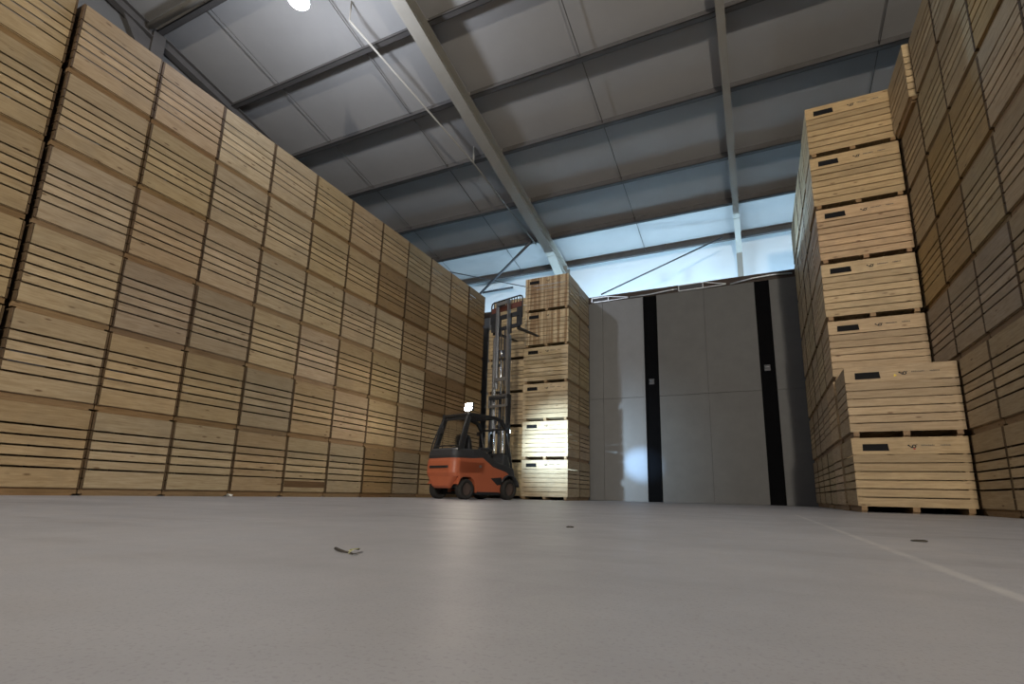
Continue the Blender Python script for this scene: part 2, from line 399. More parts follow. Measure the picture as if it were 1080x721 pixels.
# ------------------------------------------------------------------ crates
W, D, H = 1.575, 1.145, 1.2465; PZ = 1.25; TH = .022
def jig(a): return rnd.uniform(-a, a)
def boards_front(y0, y1, seed):
    rr = random.Random(seed); bm = bmesh.new(); z = .102
    hs = [.158]+[.1415]*5+[.243]; g = .016
    for i, h in enumerate(hs):
        top = z+h
        if i == len(hs)-1: top = H
        o = rr.uniform(-.002, .002); e0, e1 = rr.uniform(-.004, .002), rr.uniform(-.002, .004)
        box(bm, -W/2+e0*.5, W/2+e1*.5, y0+o, y1+o, z, top-(g if i < len(hs)-1 else .002)+rr.uniform(-.003, .001))
        z = top
    return bm
def boards_side(x0, x1, seed):
    rr = random.Random(seed); bm = bmesh.new(); z = .112
    hs = [.285]+[.1425]*4+[.28]; g = .026
    for i, h in enumerate(hs):
        top = z+h
        if i == len(hs)-1: top = H
        o = rr.uniform(-.003, .002)
        box(bm, x0+o, x1+o, -D/2+TH+.002+rr.uniform(0, .006), D/2-TH-.002-rr.uniform(0, .006), z, top-(g if i < len(hs)-1 else .002)+rr.uniform(-.003, .001))
        z = top
    return bm
def mk(name, bm, mat):
    bmesh.ops.recalc_face_normals(bm, faces=bm.faces[:])
    me = bpy.data.meshes.new(name); bm.to_mesh(me); bm.free(); me.materials.append(mat); return me
FRONT = [mk('front_panel', boards_front(-D/2, -D/2+TH, s), M['wood_x']) for s in range(4)]
FRONT_ST = [mk('front_panel', boards_front(-D/2, -D/2+TH, s+9), M['wood_stain']) for s in range(2)]
BACK = [mk('back_panel', boards_front(D/2-TH, D/2, s+20), M['wood_x']) for s in range(2)]
SIDEL = [mk('side_panel', boards_side(-W/2+.002, -W/2+.002+TH, s+40), M['wood_y']) for s in range(4)]
SIDER = [mk('side_panel', boards_side(W/2-.002-TH, W/2-.002, s+60), M['wood_y']) for s in range(5)]
def post_me(sx, sy):
    bm = bmesh.new(); x = sx*(W/2-TH-.012); y = sy*(D/2-TH-.004); a = .055
    P = [(x, y), (x-sx*a, y), (x, y-sy*a)]
    lo = [bm.verts.new((px, py, .12)) for px, py in P]; hi = [bm.verts.new((px, py, H-.03)) for px, py in P]
    bm.faces.new(lo); bm.faces.new(hi)
    for i in range(3): bm.faces.new((lo[i], lo[(i+1)%3], hi[(i+1)%3], hi[i]))
    return mk('corner_post', bm, M['wood_z'])
POSTS = [post_me(sx, sy) for sx in (-1, 1) for sy in (-1, 1)]
bm = bmesh.new()
for i in range(7): box(bm, -W/2+TH+.005+i*.2185, -W/2+TH+.005+i*.2185+.21, -D/2+TH+.004, D/2-TH-.004, .103, .122)
FLOORP = mk('floor_panel', bm, M['wood_y'])
def runner_me(x, w):
    bm = bmesh.new(); e = .055
    box(bm, x-w/2, x+w/2, -D/2+.004, D/2-.004, .028, .1015)          # bearer
    box(bm, x-w/2, x+w/2, -D/2+e, D/2-e, 0, .028)                    # skid, cut short at both ends
    return mk('runner', bm, M['wood_y'])
RUN = [runner_me(-W/2+.085, .085), runner_me(0, .095), runner_me(W/2-.085, .085)]
def plate_me():
    bm = bmesh.new(); x0, x1, z0, z1 = -W/2+.15, -W/2+.52, 1.022, 1.138
    y = -D/2-.003
    V = [bm.verts.new(p) for p in ((x0,y,z0),(x1,y,z0),(x1-.012,y,z1),(x0+.004,y,z1))]; f = bm.faces.new(V)
    r = bmesh.ops.extrude_face_region(bm, geom=[f]); bmesh.ops.translate(bm, vec=(0, -.004, 0), verts=[v for v in r['geom'] if isinstance(v, bmesh.types.BMVert)])
    return mk('label_plate', bm, M['plate'])
PLATE = plate_me()
def disc(bm, cx, cz, r0, r1, y, a0=0, a1=360, n=20):
    pv = None
    for k in range(n+1):
        a = R(a0+(a1-a0)*k/n); c, s = math.cos(a), math.sin(a)
        v = (bm.verts.new((cx+r0*c, y, cz+r0*s)), bm.verts.new((cx+r1*c, y, cz+r1*s)))
        if pv: bm.faces.new((pv[0], pv[1], v[1], v[0]))
        pv = v
def emblem_me():
    bm = bmesh.new(); y = -D/2-.0045; cx, cz = .075, 1.09
    disc(bm, cx-.072, cz+.016, .0005, .013, y); disc(bm, cx, cz, .014, .030, y)
    for a, b, w in (((-.068, .012), (-.045, -.008), .012), ((-.045, -.012), (-.018, -.020), .018), ((.02, .022), (.045, .028), .010)): bar(bm, (cx+a[0], y, cz+a[1]), (cx+b[0], y, cz+b[1]), .002, w, (0, 0, 1))
    return mk('stencil_emblem', bm, M['ink'])
def stem_me():
    bm = bmesh.new(); y = -D/2-.0045; bar(bm, (.072, y, 1.062), (.080, y, 1.036), .002, .03, (1, 0, 0)); return mk('red_mark', bm, M['redink'])
def text_me(name, x, x1, seed):
    bm = bmesh.new(); y = -D/2-.0045; rr = random.Random(seed)
    bar(bm, (x, y, 1.104), (x1, y, 1.104), .001, .006, (0, 0, 1))
    while x < x1:
        w = rr.uniform(.012, .02); box(bm, x, x+w, y-.001, y, 1.094+rr.uniform(-.003, .003), 1.116+rr.uniform(-.003, .003)); x += w+.007
    return mk(name, bm, M['ink_grey'])
def yel_me():
    bm = bmesh.new(); y = -D/2-.004; x, z = -.05, 1.055
    V = [bm.verts.new(p) for p in ((x-.02,y,z+.03),(x+.02,y,z),(x-.03,y,z-.02))]; bm.faces.new(V); return mk('yellow_mark', bm, M['yellow'])
EMB, TXT, NUM, YEL, REDM = emblem_me(), text_me('faded_lettering', .17, .335, 5), text_me('faded_number', .42, .54, 8), yel_me(), stem_me()

def child(name, me, parent, col):
    o = bpy.data.objects.new(name, me); COL.objects.link(o); o.parent = parent; o.color = col; return o
PALE, TAN, GREY, BROWN = (1.0, .98, .93, 1), (.93, .86, .74, 1), (.80, .79, .77, 1), (.62, .52, .40, 1)
ncr = [0]
def crate(x, y, z, label, group, tint=TAN, front=False, stain=False, wscale=1.0, rz=0.0, dscale=1.0, unshaded_ends=False):
    """x, y = middle of the crate; z = underside"""
    k = ncr[0]; ncr[0] += 1
    e = tag(empty('potato_crate', (x, y, z), rz), label, 'crate', group)
    if wscale != 1 or dscale != 1: e.scale = (wscale, dscale, 1)
    b = rnd.uniform(.9, 1.08); c = (tint[0]*b, tint[1]*b*rnd.uniform(.98, 1.02), tint[2]*b*rnd.uniform(.93, 1.05), 1)
    ce = c if front or unshaded_ends else (c[0]*.26, c[1]*.22, c[2]*.19, 1)            # seam shade put into the colour of end boards and posts
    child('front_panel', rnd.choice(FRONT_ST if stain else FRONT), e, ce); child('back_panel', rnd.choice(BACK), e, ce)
    child('side_panel', rnd.choice(SIDEL), e, c); child('side_panel', rnd.choice(SIDER), e, c)
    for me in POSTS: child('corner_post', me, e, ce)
    child('floor_panel', FLOORP, e, c)
    for me in RUN: child('runner', me, e, (c[0]*.64, c[1]*.55, c[2]*.47, 1))  # darker, browner tint paints in the shade on the set-back runners
    if front:
        tag(child('label_plate', PLATE, e, c), 'black plate'); child('stencil_emblem', EMB, e, c); child('faded_lettering', TXT, e, c); child('faded_number', NUM, e, c)
        if front == 2: child('yellow_mark', YEL, e, c)
        if front == 3: child('red_mark', REDM, e, c)
    return e

def in_frame(pts):
    n = 0
    for p in pts:
        x, y, d = pix(p)
        if d > .05 and 0 <= x <= 1080 and 0 <= y <= 721: n += 1
    return n > 0
NTH = ['first', 'second', 'third', 'fourth', 'fifth', 'sixth', 'seventh', 'eighth', 'ninth', 'tenth', 'eleventh', 'twelfth', 'thirteenth', 'fourteenth']
TIER = ['bottom tier', 'second tier up', 'third tier up', 'fourth tier up', 'fifth tier up', 'sixth tier up', 'seventh tier up']
PYC = 1.192
def face_pts(xf, yc, z):
    return [(xf, yc+a*D/2, z+b*H) for a in (-1, -.5, 0, .5, 1) for b in (0, .25, .5, .75, 1)]

# left crate wall: 12 columns seen from the side, six high
XLW, Y0 = -9.061, 4.279
dark = {(5, 4), (6, 4), (8, 4), (9, 4), (9, 3), (7, 2), (8, 2), (5, 0), (9, 5)}
greyish = {(4, 0), (6, 0), (1, 2), (0, 2), (6, 5), (2, 1), (9, 1), (8, 3)}
for tr in range(6):
    cols = [(k, Y0+(k+.5)*PYC) for k in range(-3, 10)]
    vis = [k for k, yc in cols if in_frame(face_pts(XLW, yc, tr*PZ))]
    for k, yc in cols:
        if k == -3 and k not in vis: continue
        if k in vis:
            i = vis.index(k)
            pos = f'{NTH[i]} from the photo\'s left edge' if i else 'cut by the photo\'s left edge'
        else: pos = 'just beyond the photo\'s left edge'
        tint = BROWN if (k, tr) in dark else GREY if (k, tr) in greyish else rnd.choice((PALE, TAN, TAN))
        if k == -2: tint = (.86, .80, .66, 1)
        nm = 'dark brown' if (k, tr) in dark else 'greyed' if (k, tr) in greyish else 'slatted'
        back = .02 if k <= -2 else 0; gap = .05 if k <= -2 else 0
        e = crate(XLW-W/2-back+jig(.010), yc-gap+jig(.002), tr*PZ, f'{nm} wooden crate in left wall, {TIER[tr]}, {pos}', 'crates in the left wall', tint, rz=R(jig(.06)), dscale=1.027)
        if (k, tr) == (3, 0):
            bm = bmesh.new(); box(bm, W/2-.003, W/2+.006, -D/2+.03, D/2-.03, .20, .335)
            o = mesh_obj('patch_board', bm, M['wood_y'], e); o.color = (.30, .22, .14, 1); tag(o, 'dark brown patch board')
# right crate wall, seven high: one column beyond the seam at the near stack, the rest towards the camera
XRW, YRS = 3.135, 10.44
for tr in range(7):
    cols = [(j, YRS-(j+.5)*PYC) for j in range(-3, 7)]
    vis = [j for j, yc in cols if in_frame(face_pts(XRW, yc, tr*PZ))]
    for j, yc in cols:
        if j > 1 and j not in vis and not any(in_frame(face_pts(XRW, yc, t*PZ)) or in_frame(face_pts(XRW, yc+PYC, t*PZ)) for t in range(tr, 7)): continue
        if j == -1: pos = 'in the gap before the tall stack'
        elif j < -1: pos = ('deep' if j == -2 else 'deepest') + ' in the slit beside the tall stack'
        elif j not in vis: pos = f'{NTH[j]} nearer, out of the photo at right'
        else: pos = f'{NTH[j]} coming nearer from the two-crate stack'
        dx = -.10 if (j == -1 and tr == 6) else 0
        tint = (.80, .66, .42, 1) if (j, tr) in ((0, 4), (0, 3), (1, 4), (-1, 3), (2, 5)) else rnd.choice((TAN, TAN, GREY, (.86, .80, .68, 1)))
        crate(XRW+W/2+dx+jig(.004), yc+(.03 if j < 0 else 0), tr*PZ, f'wooden crate in right wall, {TIER[tr]}, {pos}', 'crates in the right wall', tint, dscale=1.036, unshaded_ends=(j == -1 and tr == 6))
# near stack of two against the right wall
XN = 1.505
for tr in range(2):
    crate(XN+W*1.015/2+(.004 if tr else 0), 10.455+D/2, tr*PZ, ('bottom' if tr == 0 else 'top') + ' crate of the two-high stack nearest on the right, black plate facing', 'near right stack', (.90, .81, .70, 1), 2 if tr else 3, wscale=1.015)
# tall row behind it, five deep
XT, YT = 1.482, 11.655
for i in range(5):
    for tr in range(7):
        if i == 0:
            nm = {6: 'topmost', 5: 'second from the top', 4: 'third from the top', 3: 'fourth from the top', 2: 'fifth from the top, half hidden', 1: 'second from the floor, hidden behind', 0: 'on the floor, hidden behind'}[tr]
            lab = f'pale crate in tall front right stack, {nm}'
            if tr < 2: lab += ' nearer stack'
        else: lab = f'crate in the shaded right row, {TIER[tr]}, {NTH[i]} behind the tall front stack'.replace('first behind', 'first stack behind')
        c = crate(XT+W*1.02/2+(jig(.010) if i else [0, 0, .01, -.004, .008, -.006, .004][tr]), YT+D/2+i*PYC, tr*PZ, lab, 'tall right row', (1.0, .87, .70, 1) if i == 0 and tr > 3 else (1.0, .91, .80, 1) if i == 0 else TAN, 1 if i == 0 else False, wscale=1.02 if i == 0 else 1.0)
# stack before the forklift, two deep, six high
XF, YFK = -6.95, 15.27
for i in range(2):
    for tr in range(6):
        if i == 0:
            nm = {5: 'topmost, brown streaks', 4: 'fifth from the floor, brown streaks', 3: 'fourth from the floor', 2: 'third from the floor', 1: 'second from the floor, brightly lit', 0: 'standing on the floor'}[tr]
            lab = f'crate in stack right of the forklift, {nm}'
        else: lab = f'crate in shade behind the stack right of the forklift, {TIER[tr]}'
        crate(XF+W/2+jig(.008), YFK+D/2+i*PYC, tr*PZ, lab, 'stack right of the forklift', PALE, 1 if i == 0 else False, stain=(i == 0 and tr > 3))
# stack in the far left corner behind the mast
for tr in range(6):
    crate(-8.98+W/2+jig(.008), 16.47+(.30 if tr == 5 else 0)+D/2, tr*PZ, f'crate in corner stack behind the forklift mast, {TIER[tr]}', 'corner stack behind the mast', (.95, .90, .74, 1), 1)

# ------------------------------------------------------------------ forklift
HEAD = 16
fk = tag(empty('forklift', (-7.31, 11.65, 0), R(-HEAD)), 'orange forklift with raised mast and lit rear work lamp', 'forklift')
def wheel(x, y, r, w, side):
    t_ = bmesh.new(); prof = [(-w/2, r*.62), (-w/2, r*.93), (-w/2+.025, r), (w/2-.025, r), (w/2, r*.93), (w/2, r*.62)]
    lathe_x(t_, prof+[prof[0]], x, y, r, 36)
    o = mesh_obj('wheel', t_, M['tyre'], fk, True)
    h = bmesh.new(); lathe_x(h, [(side*(w/2-.05), 0), (side*(w/2-.03), r*.2), (side*(w/2-.04), r*.45), (side*(w/2-.012), r*.62), (side*(w/2-.09), r*.63), (side*(w/2-.09), 0)], x, y, r, 28)
    mesh_obj('wheel_hub', h, M['hub'], o, True)
wheel(.50, 0, .255, .20, 1); wheel(-.50, 0, .255, .20, -1); wheel(.52, 1.60, .275, .22, 1); wheel(-.52, 1.60, .275, .22, -1)
# counterweight: rounded at the rear, lofted over its height
def plan(w, yr, yf, rc, n=7):
    pts = [(w, yf)]
    for k in range(n+1):
        a = R(0-90*k/n); pts.append((w-rc+rc*math.cos(a), yr+rc+rc*math.sin(a)))
    for k in range(n+1):
        a = R(-90-90*k/n); pts.append((-w+rc+rc*math.cos(a), yr+rc+rc*math.sin(a)))
    pts.append((-w, yf)); return pts
bm = bmesh.new()
loft(bm, [[(x, y, z) for x, y in plan(w, yr, .62, rc)] for z, w, yr, rc in ((.56, .57, -.44, .20), (.66, .585, -.47, .21), (.95, .585, -.46, .21), (1.03, .575, -.43, .2))])
cw = mesh_obj('counterweight', bm, M['orange'], fk, bevel=.012)
bm = bmesh.new()
loft(bm, [[(x, y, z) for x, y in plan(w, yr, -.27, rc)] for z, w, yr, rc in ((.27, .30, -.36, .08), (.33, .34, -.42, .10), (.57, .53, -.44, .16))])
mesh_obj('counterweight_skirt', bm, M['orange'], fk, bevel=.01)
bm = bmesh.new(); loft(bm, [[(x, y, z) for x, y in plan(.36, -.492+dy, -.40, .03)] for z, dy in ((.775, .0), (.835, .0))]); mesh_obj('cooling_slot', bm, M['frame'], fk)
# body side with wheel arches: profile in (y,z)
def arch(cy, r, zb, a0, a1, n=10):
    return [(cy+r*math.cos(R(a0+(a1-a0)*k/n)), zb+r*math.sin(R(a0+(a1-a0)*k/n))) for k in range(n+1)]
prof = [(-.27, .57)] + [(-.27, .42)] + arch(0, .33, .26, 160, 5) + [(.36, .17), (1.20, .17)] + arch(1.60, .36, .28, 197, 90) + [(1.62, .66), (1.50, .74), (.95, .86), (.55, 1.08), (.1, 1.04), (-.27, 1.03)]
bm = bmesh.new(); prism_x(bm, prof, .40, .585); prism_x(bm, prof, -.585, -.40)
mesh_obj('side_body', bm, M['orange'], fk, bevel=.012)
bm = bmesh.new(); prism_x(bm, [(-.2, .3), (1.25, .2), (1.25, .7), (.9, .82), (.4, .98), (-.2, 1.0)], -.41, .41); mesh_obj('chassis', bm, M['frame'], fk)
bm = bmesh.new(); prism_x(bm, [(.36, .12), (1.22, .12), (1.22, .20), (.36, .20)], -.59, .59); mesh_obj('sill', bm, M['frame'], fk, bevel=.01)
# entry step recess in the right and left flank
for s in (1, -1):
    bm = bmesh.new(); prism_x(bm, [(.86, .56), (1.28, .60), (1.32, .40), (1.12, .38)], s*.57, s*.592); mesh_obj('step_recess', bm, M['frame'], fk, bevel=.004)
    bm = bmesh.new(); box(bm, min(s*.593, s*.58), max(s*.593, s*.58), .42, .50, .82, .88); tag(mesh_obj('side_badge', bm, M['galv'], fk), 'small pale badge')
# charcoal hood, sloping down to the front
bm = bmesh.new(); loft(bm, [[(x, y, z) for x, y in plan(w, yr, .50, rc)] for z, w, yr, rc in ((1.03, .57, -.43, .2), (1.10, .575, -.44, .2), (1.24, .55, -.40, .19), (1.29, .50, -.34, .17))])
mesh_obj('rear_cover', bm, M['char'], fk, bevel=.015)
bm = bmesh.new(); pr_ = [(.2, 1.0), (.55, 1.075), (.95, .855), (1.50, .735), (1.80, .60), (1.86, .66), (1.80, .86), (1.50, .93), (1.05, 1.02), (.72, 1.22), (.45, 1.30), (.2, 1.28)]
prism_x(bm, pr_, .36, .57); prism_x(bm, pr_, -.57, -.36); mesh_obj('side_cover', bm, M['char'], fk, bevel=.02)
bm = bmesh.new(); prism_x(bm, [(1.48, .5), (1.82, .5), (1.82, .95), (1.70, 1.22), (1.55, 1.25), (1.5, .95)], -.42, .42); dash = mesh_obj('dashboard', bm, M['char'], fk, bevel=.03)
for s in (1, -1):
    bm = bmesh.new(); prism_x(bm, arch(1.60, .37, .28, 10, 150)+[(y, z+.03) for y, z in arch(1.60, .37, .28, 150, 10)], s*.40 if s > 0 else -.64, .64 if s > 0 else -.40); mesh_obj('front_fender', bm, M['char'], fk, True)
# seat
seat = empty('seat', (0, 0, 0)); seat.parent = fk
bpy.data.objects.remove(seat)
bm = bmesh.new(); box(bm, -.26, .26, .42, .92, 1.14, 1.27); seat = mesh_obj('seat', bm, M['seatfab'], fk, True, bevel=.05, seg=4)
bm = bmesh.new(); loft(bm, [[(x*s, y+dy, z) for x, y in ((.27, .30), (.27, .40), (.2, .44), (-.2, .44), (-.27, .40), (-.27, .30), (-.2, .26), (.2, .26))] for z, s, dy in ((1.2, .95, .06), (1.35, 1.05, .03), (1.55, 1.02, .0), (1.66, .86, -.02), (1.71, .55, -.02))])
bk = mesh_obj('backrest', bm, M['seatfab'], seat, True, bevel=.02)
bm = bmesh.new(); box(bm, .30, .40, .62, 1.05, 1.30, 1.37); box(bm, .32, .38, .6, .7, 1.1, 1.3); arm = mesh_obj('armrest', bm, M['char'], seat, bevel=.02)
for x in (.33, .37):
    bm = bmesh.new(); tube(bm, [(x, .98, 1.36), (x, 1.0, 1.44)], .008, 8); tube(bm, [(x, 1.0, 1.43), (x, 1.003, 1.465)], .016, 10); mesh_obj('control_lever', bm, M['char'], arm, True)
# steering wheel
bm = bmesh.new(); c = Vector((-.08, 1.38, 1.38)); ax = Vector((0, -.55, .83)); a = Vector((1, 0, 0)); b = ax.cross(a)
tube(bm, [c+(a*math.cos(t)+b*math.sin(t))*.165 for t in (2*math.pi*k/24 for k in range(25))], .016, 8)
for t in (0, 2.1, 4.2): tube(bm, [c-ax*.03, c+(a*math.cos(t)+b*math.sin(t))*.16], .011, 6)
tube(bm, [c-ax*.03, c-ax*.03+Vector((0, .18, -.26))], .03, 10); mesh_obj('steering_wheel', bm, M['frame'], fk, True)
# overhead guard
GT = 2.20
for s in (1, -1):
    bm = bmesh.new(); bar(bm, (s*.50, -.20, 1.22), (s*.46, .08, GT-.04), .075, .15, (0, -1, .3)); mesh_obj('rear_pillar', bm, M['frame'], fk, bevel=.015)
    bm = bmesh.new(); tube(bm, [(s*.54, -.30, 1.22), (s*.53, -.26, 1.45), (s*.49, -.06, 1.95), (s*.47, .06, GT-.06)], .018, 8); mesh_obj('rear_grab_bar', bm, M['frame'], fk, True)
    bm = bmesh.new(); tube(bm, [(s*.51, 1.80, .72), (s*.50, 1.68, 1.35), (s*.48, 1.50, GT-.26)], .034, 10); mesh_obj('front_pillar', bm, M['frame'], fk, True)
    bm = bmesh.new(); bar(bm, (s*.47, .0, GT), (s*.47, 1.10, GT+.02), .07, .09); bar(bm, (s*.47, 1.07, GT+.02), (s*.475, 1.36, GT-.05), .07, .10); bar(bm, (s*.475, 1.33, GT-.035), (s*.48, 1.54, GT-.27), .07, .12); mesh_obj('roof_rail', bm, M['frame'], fk, bevel=.015)
for y, z in ((.03, GT), (1.12, GT+.01), (1.52, GT-.24)):
    bm = bmesh.new(); bar(bm, (-.47, y, z), (.47, y, z), .06, .06); mesh_obj('roof_crossbar', bm, M['frame'], fk, bevel=.01)
for i in range(6):
    y = .18+i*.155; bm = bmesh.new(); bar(bm, (-.45, y, GT+.015), (.45, y, GT+.015), .025, .05); mesh_obj('roof_slat', bm, M['frame'], fk)
bm = bmesh.new(); bar(bm, (-.48, -.21, 1.36), (.48, -.21, 1.36), .03, .03); bar(bm, (-.46, .05, GT-.1), (.46, .05, GT-.1), .04, .05); mesh_obj('rear_window_frame', bm, M['frame'], fk)
bm = bmesh.new(); bar(bm, (0, -.19, 1.38), (0, .045, GT-.13), .84, .006, (0, -1, .3)); mesh_obj('rear_window', bm, M['glass'], fk)
bm = bmesh.new(); tube(bm, [(-.40, -.02, 1.95), (-.37, -.10, 1.84)], .012, 6); box(bm, -.41, -.28, -.13, -.11, 1.72, 1.86); mesh_obj('mirror', bm, M['frame'], fk, bevel=.005)
# rear work lamp on the guard, lit
bm = bmesh.new(); lx, ly, lz = .50, .02, 2.38
box(bm, lx-.135, lx+.135, ly, ly+.08, lz-.11, lz+.11); bar(bm, (lx, ly+.05, GT), (lx, ly+.05, lz-.06), .05, .03, (0, 1, 0)); wl = mesh_obj('work_lamp', bm, M['frame'], fk, bevel=.012)
bm = bmesh.new(); box(bm, lx-.12, lx+.12, ly-.012, ly-.001, lz-.095, lz+.095); tag(mesh_obj('lamp_lens', bm, M['lamp_work'], wl), 'glaring white lens')
for s in (1, -1):
    bm = bmesh.new(); box(bm, s*.58-.05, s*.58+.05, 1.46, 1.54, 1.82, 1.93); bar(bm, (s*.50, 1.53, 1.86), (s*.56, 1.5, 1.87), .03, .03); fl_ = mesh_obj('front_lamp', bm, M['frame'], fk, bevel=.01)
    bm = bmesh.new(); box(bm, s*.58-.04, s*.58+.04, 1.541, 1.552, 1.83, 1.92); mesh_obj('lamp_lens', bm, M['lamp_blue'], fl_)
# mast: fixed outer section, two raised inner sections
YM = 1.88
MX = -.11                                            # the side-shifted mast stands a little left of the middle
bm = bmesh.new()
def chan(bm, x, y, w, d, z0, z1, s):
    box(bm, x-.008, x+.008, y-d/2, y+d/2, z0, z1)
    for yy in (y-d/2, y+d/2-.014): box(bm, min(x, x-s*w), max(x, x-s*w), yy, yy+.014, z0, z1)
for s in (1, -1): chan(bm, s*.37, YM, .06, .14, .1, 3.05, s)
for z in (.35, 1.25, 2.98): box(bm, -.37, .37, YM-.10, YM-.06, z-.06, z+.06)
mast = mesh_obj('outer_mast', bm, M['frame'], fk)
bm = bmesh.new()
for s in (1, -1): chan(bm, s*.315, YM+.015, .05, .12, 1.9, 4.9, s)
for z in (2.72, 3.02): box(bm, -.40, .34, YM-.10, YM-.055, z-.035, z+.035)
box(bm, -.40, -.34, YM-.1, YM-.055, 2.7, 3.05); box(bm, .30, .36, YM-.1, YM-.055, 2.7, 3.05)
mid = mesh_obj('middle_mast', bm, M['galv'], fk)
bm = bmesh.new()
for s in (1, -1): chan(bm, s*.255, YM+.025, .045, .11, 3.3, 6.05, s)
for z in (3.55, 5.98): box(bm, -.25, .25, YM-.03, YM+.0, z-.05, z+.05)
inner = mesh_obj('inner_mast', bm, M['galv'], fk)
bm = bmesh.new(); tube(bm, [(0, YM, .3), (0, YM, 3.1)], .05, 14); mesh_obj('lift_cylinder', bm, M['frame'], fk, True)
bm = bmesh.new(); tube(bm, [(0, YM, 3.1), (0, YM, 4.25)], .03, 12); tube(bm, [(0, YM, 4.25), (0, YM, 4.45)], .07, 14); mesh_obj('piston_rod', bm, M['chrome'], fk, True)
for x in (-.17, .17):
    bm = bmesh.new(); tube(bm, [(x, YM-.02, .3), (x, YM-.02, 2.4)], .035, 12); mesh_obj('side_cylinder', bm, M['chrome'], fk, True)
for x in (-.06, .08):
    bm = bmesh.new(); bar(bm, (x, YM+.03, 3.4), (x, YM+.03, 5.1), .03, .012, (0, 1, 0)); mesh_obj('lift_chain', bm, M['steel'], fk)
bm = bmesh.new()
for x in (-.12, .14): tube(bm, [(x, YM-.01, 2.2), (x+.02, YM-.01, 3.6), (x, YM-.01, 5.2)], .014, 8)
mesh_obj('hydraulic_hose', bm, M['frame'], fk, True)
# carriage, load backrest and forks
YC = YM+.16
bm = bmesh.new(); box(bm, -.56, .56, YC-.03, YC+.02, 5.16, 5.28); box(bm, -.56, .56, YC-.03, YC+.02, 5.52, 5.66)
for x in (-.24, .20): box(bm, x, x+.05, YC-.08, YC+.0, 5.0, 5.6)
car = mesh_obj('carriage', bm, M['frame'], fk, bevel=.006)
bm = bmesh.new(); bw, b0, b1 = .65, 5.45, 6.17; yb = YC+.01
tube(bm, [(-bw, yb, b0), (-bw, yb, b1-.10), (-bw+.03, yb, b1-.03), (-bw+.10, yb, b1), (bw-.10, yb, b1), (bw-.03, yb, b1-.03), (bw, yb, b1-.10), (bw, yb, b0)], .024, 8)
for k in range(1, 12):
    x = -bw+k*2*bw/12; tube(bm, [(x, yb, 5.9), (x, yb, b1)], .014, 6)
bk = mesh_obj('load_backrest', bm, M['frame'], car, True)
bm = bmesh.new(); box(bm, -bw+.02, bw-.02, yb-.02, yb+.01, 5.80, 5.97); tag(mesh_obj('backrest_plate', bm, M['redbrown'], bk), 'red-brown crossplate')
bm = bmesh.new(); box(bm, -bw+.02, -.27, yb-.015, yb+.01, 5.18, 5.80); mesh_obj('backrest_plate', bm, M['frame'], bk)
bm = bmesh.new(); box(bm, .44, bw, yb-.015, yb+.01, 5.2, 5.80); mesh_obj('backrest_plate', bm, M['frame'], bk)
for x in (-.42, .50):
    bm = bmesh.new(); prism_x(bm, [(YC+.02, 5.64), (YC+.06, 5.64), (YC+.065, 5.15), (YC+1.02, 5.115), (YC+1.02, 5.10), (YC+.04, 5.095), (YC+.02, 5.12)], x-.06, x+.06); mesh_obj('fork', bm, M['frame'], car)

for o in [c for c in fk.children if c.name.split('.')[0] in ('outer_mast', 'middle_mast', 'inner_mast', 'lift_cylinder', 'piston_rod', 'side_cylinder', 'lift_chain', 'hydraulic_hose', 'carriage')]:
    o.location.x = MX

# ------------------------------------------------------------------ small things on the slab
def ribbon(bm, pts, w, lift):
    pv = None
    for i, (p, ww) in enumerate(zip(pts, w)):
        p = Vector(p); d = Vector(pts[min(i+1, len(pts)-1)])-Vector(pts[max(i-1, 0)]); s = Vector((-d.y, d.x, 0)).normalized()*ww
        v = (bm.verts.new(p+s), bm.verts.new(p-s+Vector((0, 0, lift))))
        if pv: bm.faces.new((pv[0], pv[1], v[1], v[0]))
        pv = v
e = tag(empty('dry_stalk', (-1.11, 1.215, 0)), 'dry stalk with pale leaf lying on the concrete floor', 'leaf')
def fxy(px, py, z=0.0):
    d = fw + r2*(px-548.352)/FPX - u2*(py-406.877)/FPX
    p = Vector((0, 0, .173)) + d*((z-.173)/d.z); return p-Vector((-1.11, 1.215, 0))
bm = bmesh.new(); tube(bm, [fxy(354, 578, .006), fxy(359, 580, .006), fxy(364, 581.5, .005), fxy(371, 583, .004)], .0046, 8, .0018); mesh_obj('stem', bm, M['stem'], e, True)
bm = bmesh.new(); ribbon(bm, [fxy(368, 583.5, .003), fxy(370, 580.5, .008), fxy(374, 579, .013), fxy(379, 579.5, .006)], (.002, .011, .012, .001), .004)
o = mesh_obj('leaf_blade', bm, M['leaf'], e); md = o.modifiers.new('Solidify', 'SOLIDIFY'); md.thickness = .0012
bm = bmesh.new(); ribbon(bm, [fxy(370, 584, .002), fxy(374, 584.5, .004), fxy(377, 584.5, .002)], (.002, .004, .001), .002)
o = mesh_obj('leaf_blade', bm, M['stem'], e); md = o.modifiers.new('Solidify', 'SOLIDIFY'); md.thickness = .0012
for (x, y, r, lab) in ((.65, 2.98, .022, 'small dark clod on the floor near the white line'), (-.95, 2.74, .016, 'tiny dark clod on the floor before the forklift stack')):
    bm = bmesh.new(); bmesh.ops.create_icosphere(bm, subdivisions=2, radius=r)
    for v in bm.verts: v.co = Vector((v.co.x*1.5, v.co.y, max(v.co.z, -.3*r)*.35))*rnd.uniform(.8, 1.15)
    zmin = min(v.co.z for v in bm.verts)
    for v in bm.verts: v.co.z -= zmin
    o = mesh_obj('soil_clod', bm, M['stem'], None, True); o.location = (x, y, 0); tag(o, lab, 'clod')
bm = bmesh.new(); ribbon(bm, [(-.06, 0, .004), (-.02, .02, .03), (.03, .01, .035), (.06, -.02, .008)], (.03, .045, .04, .02), .02)
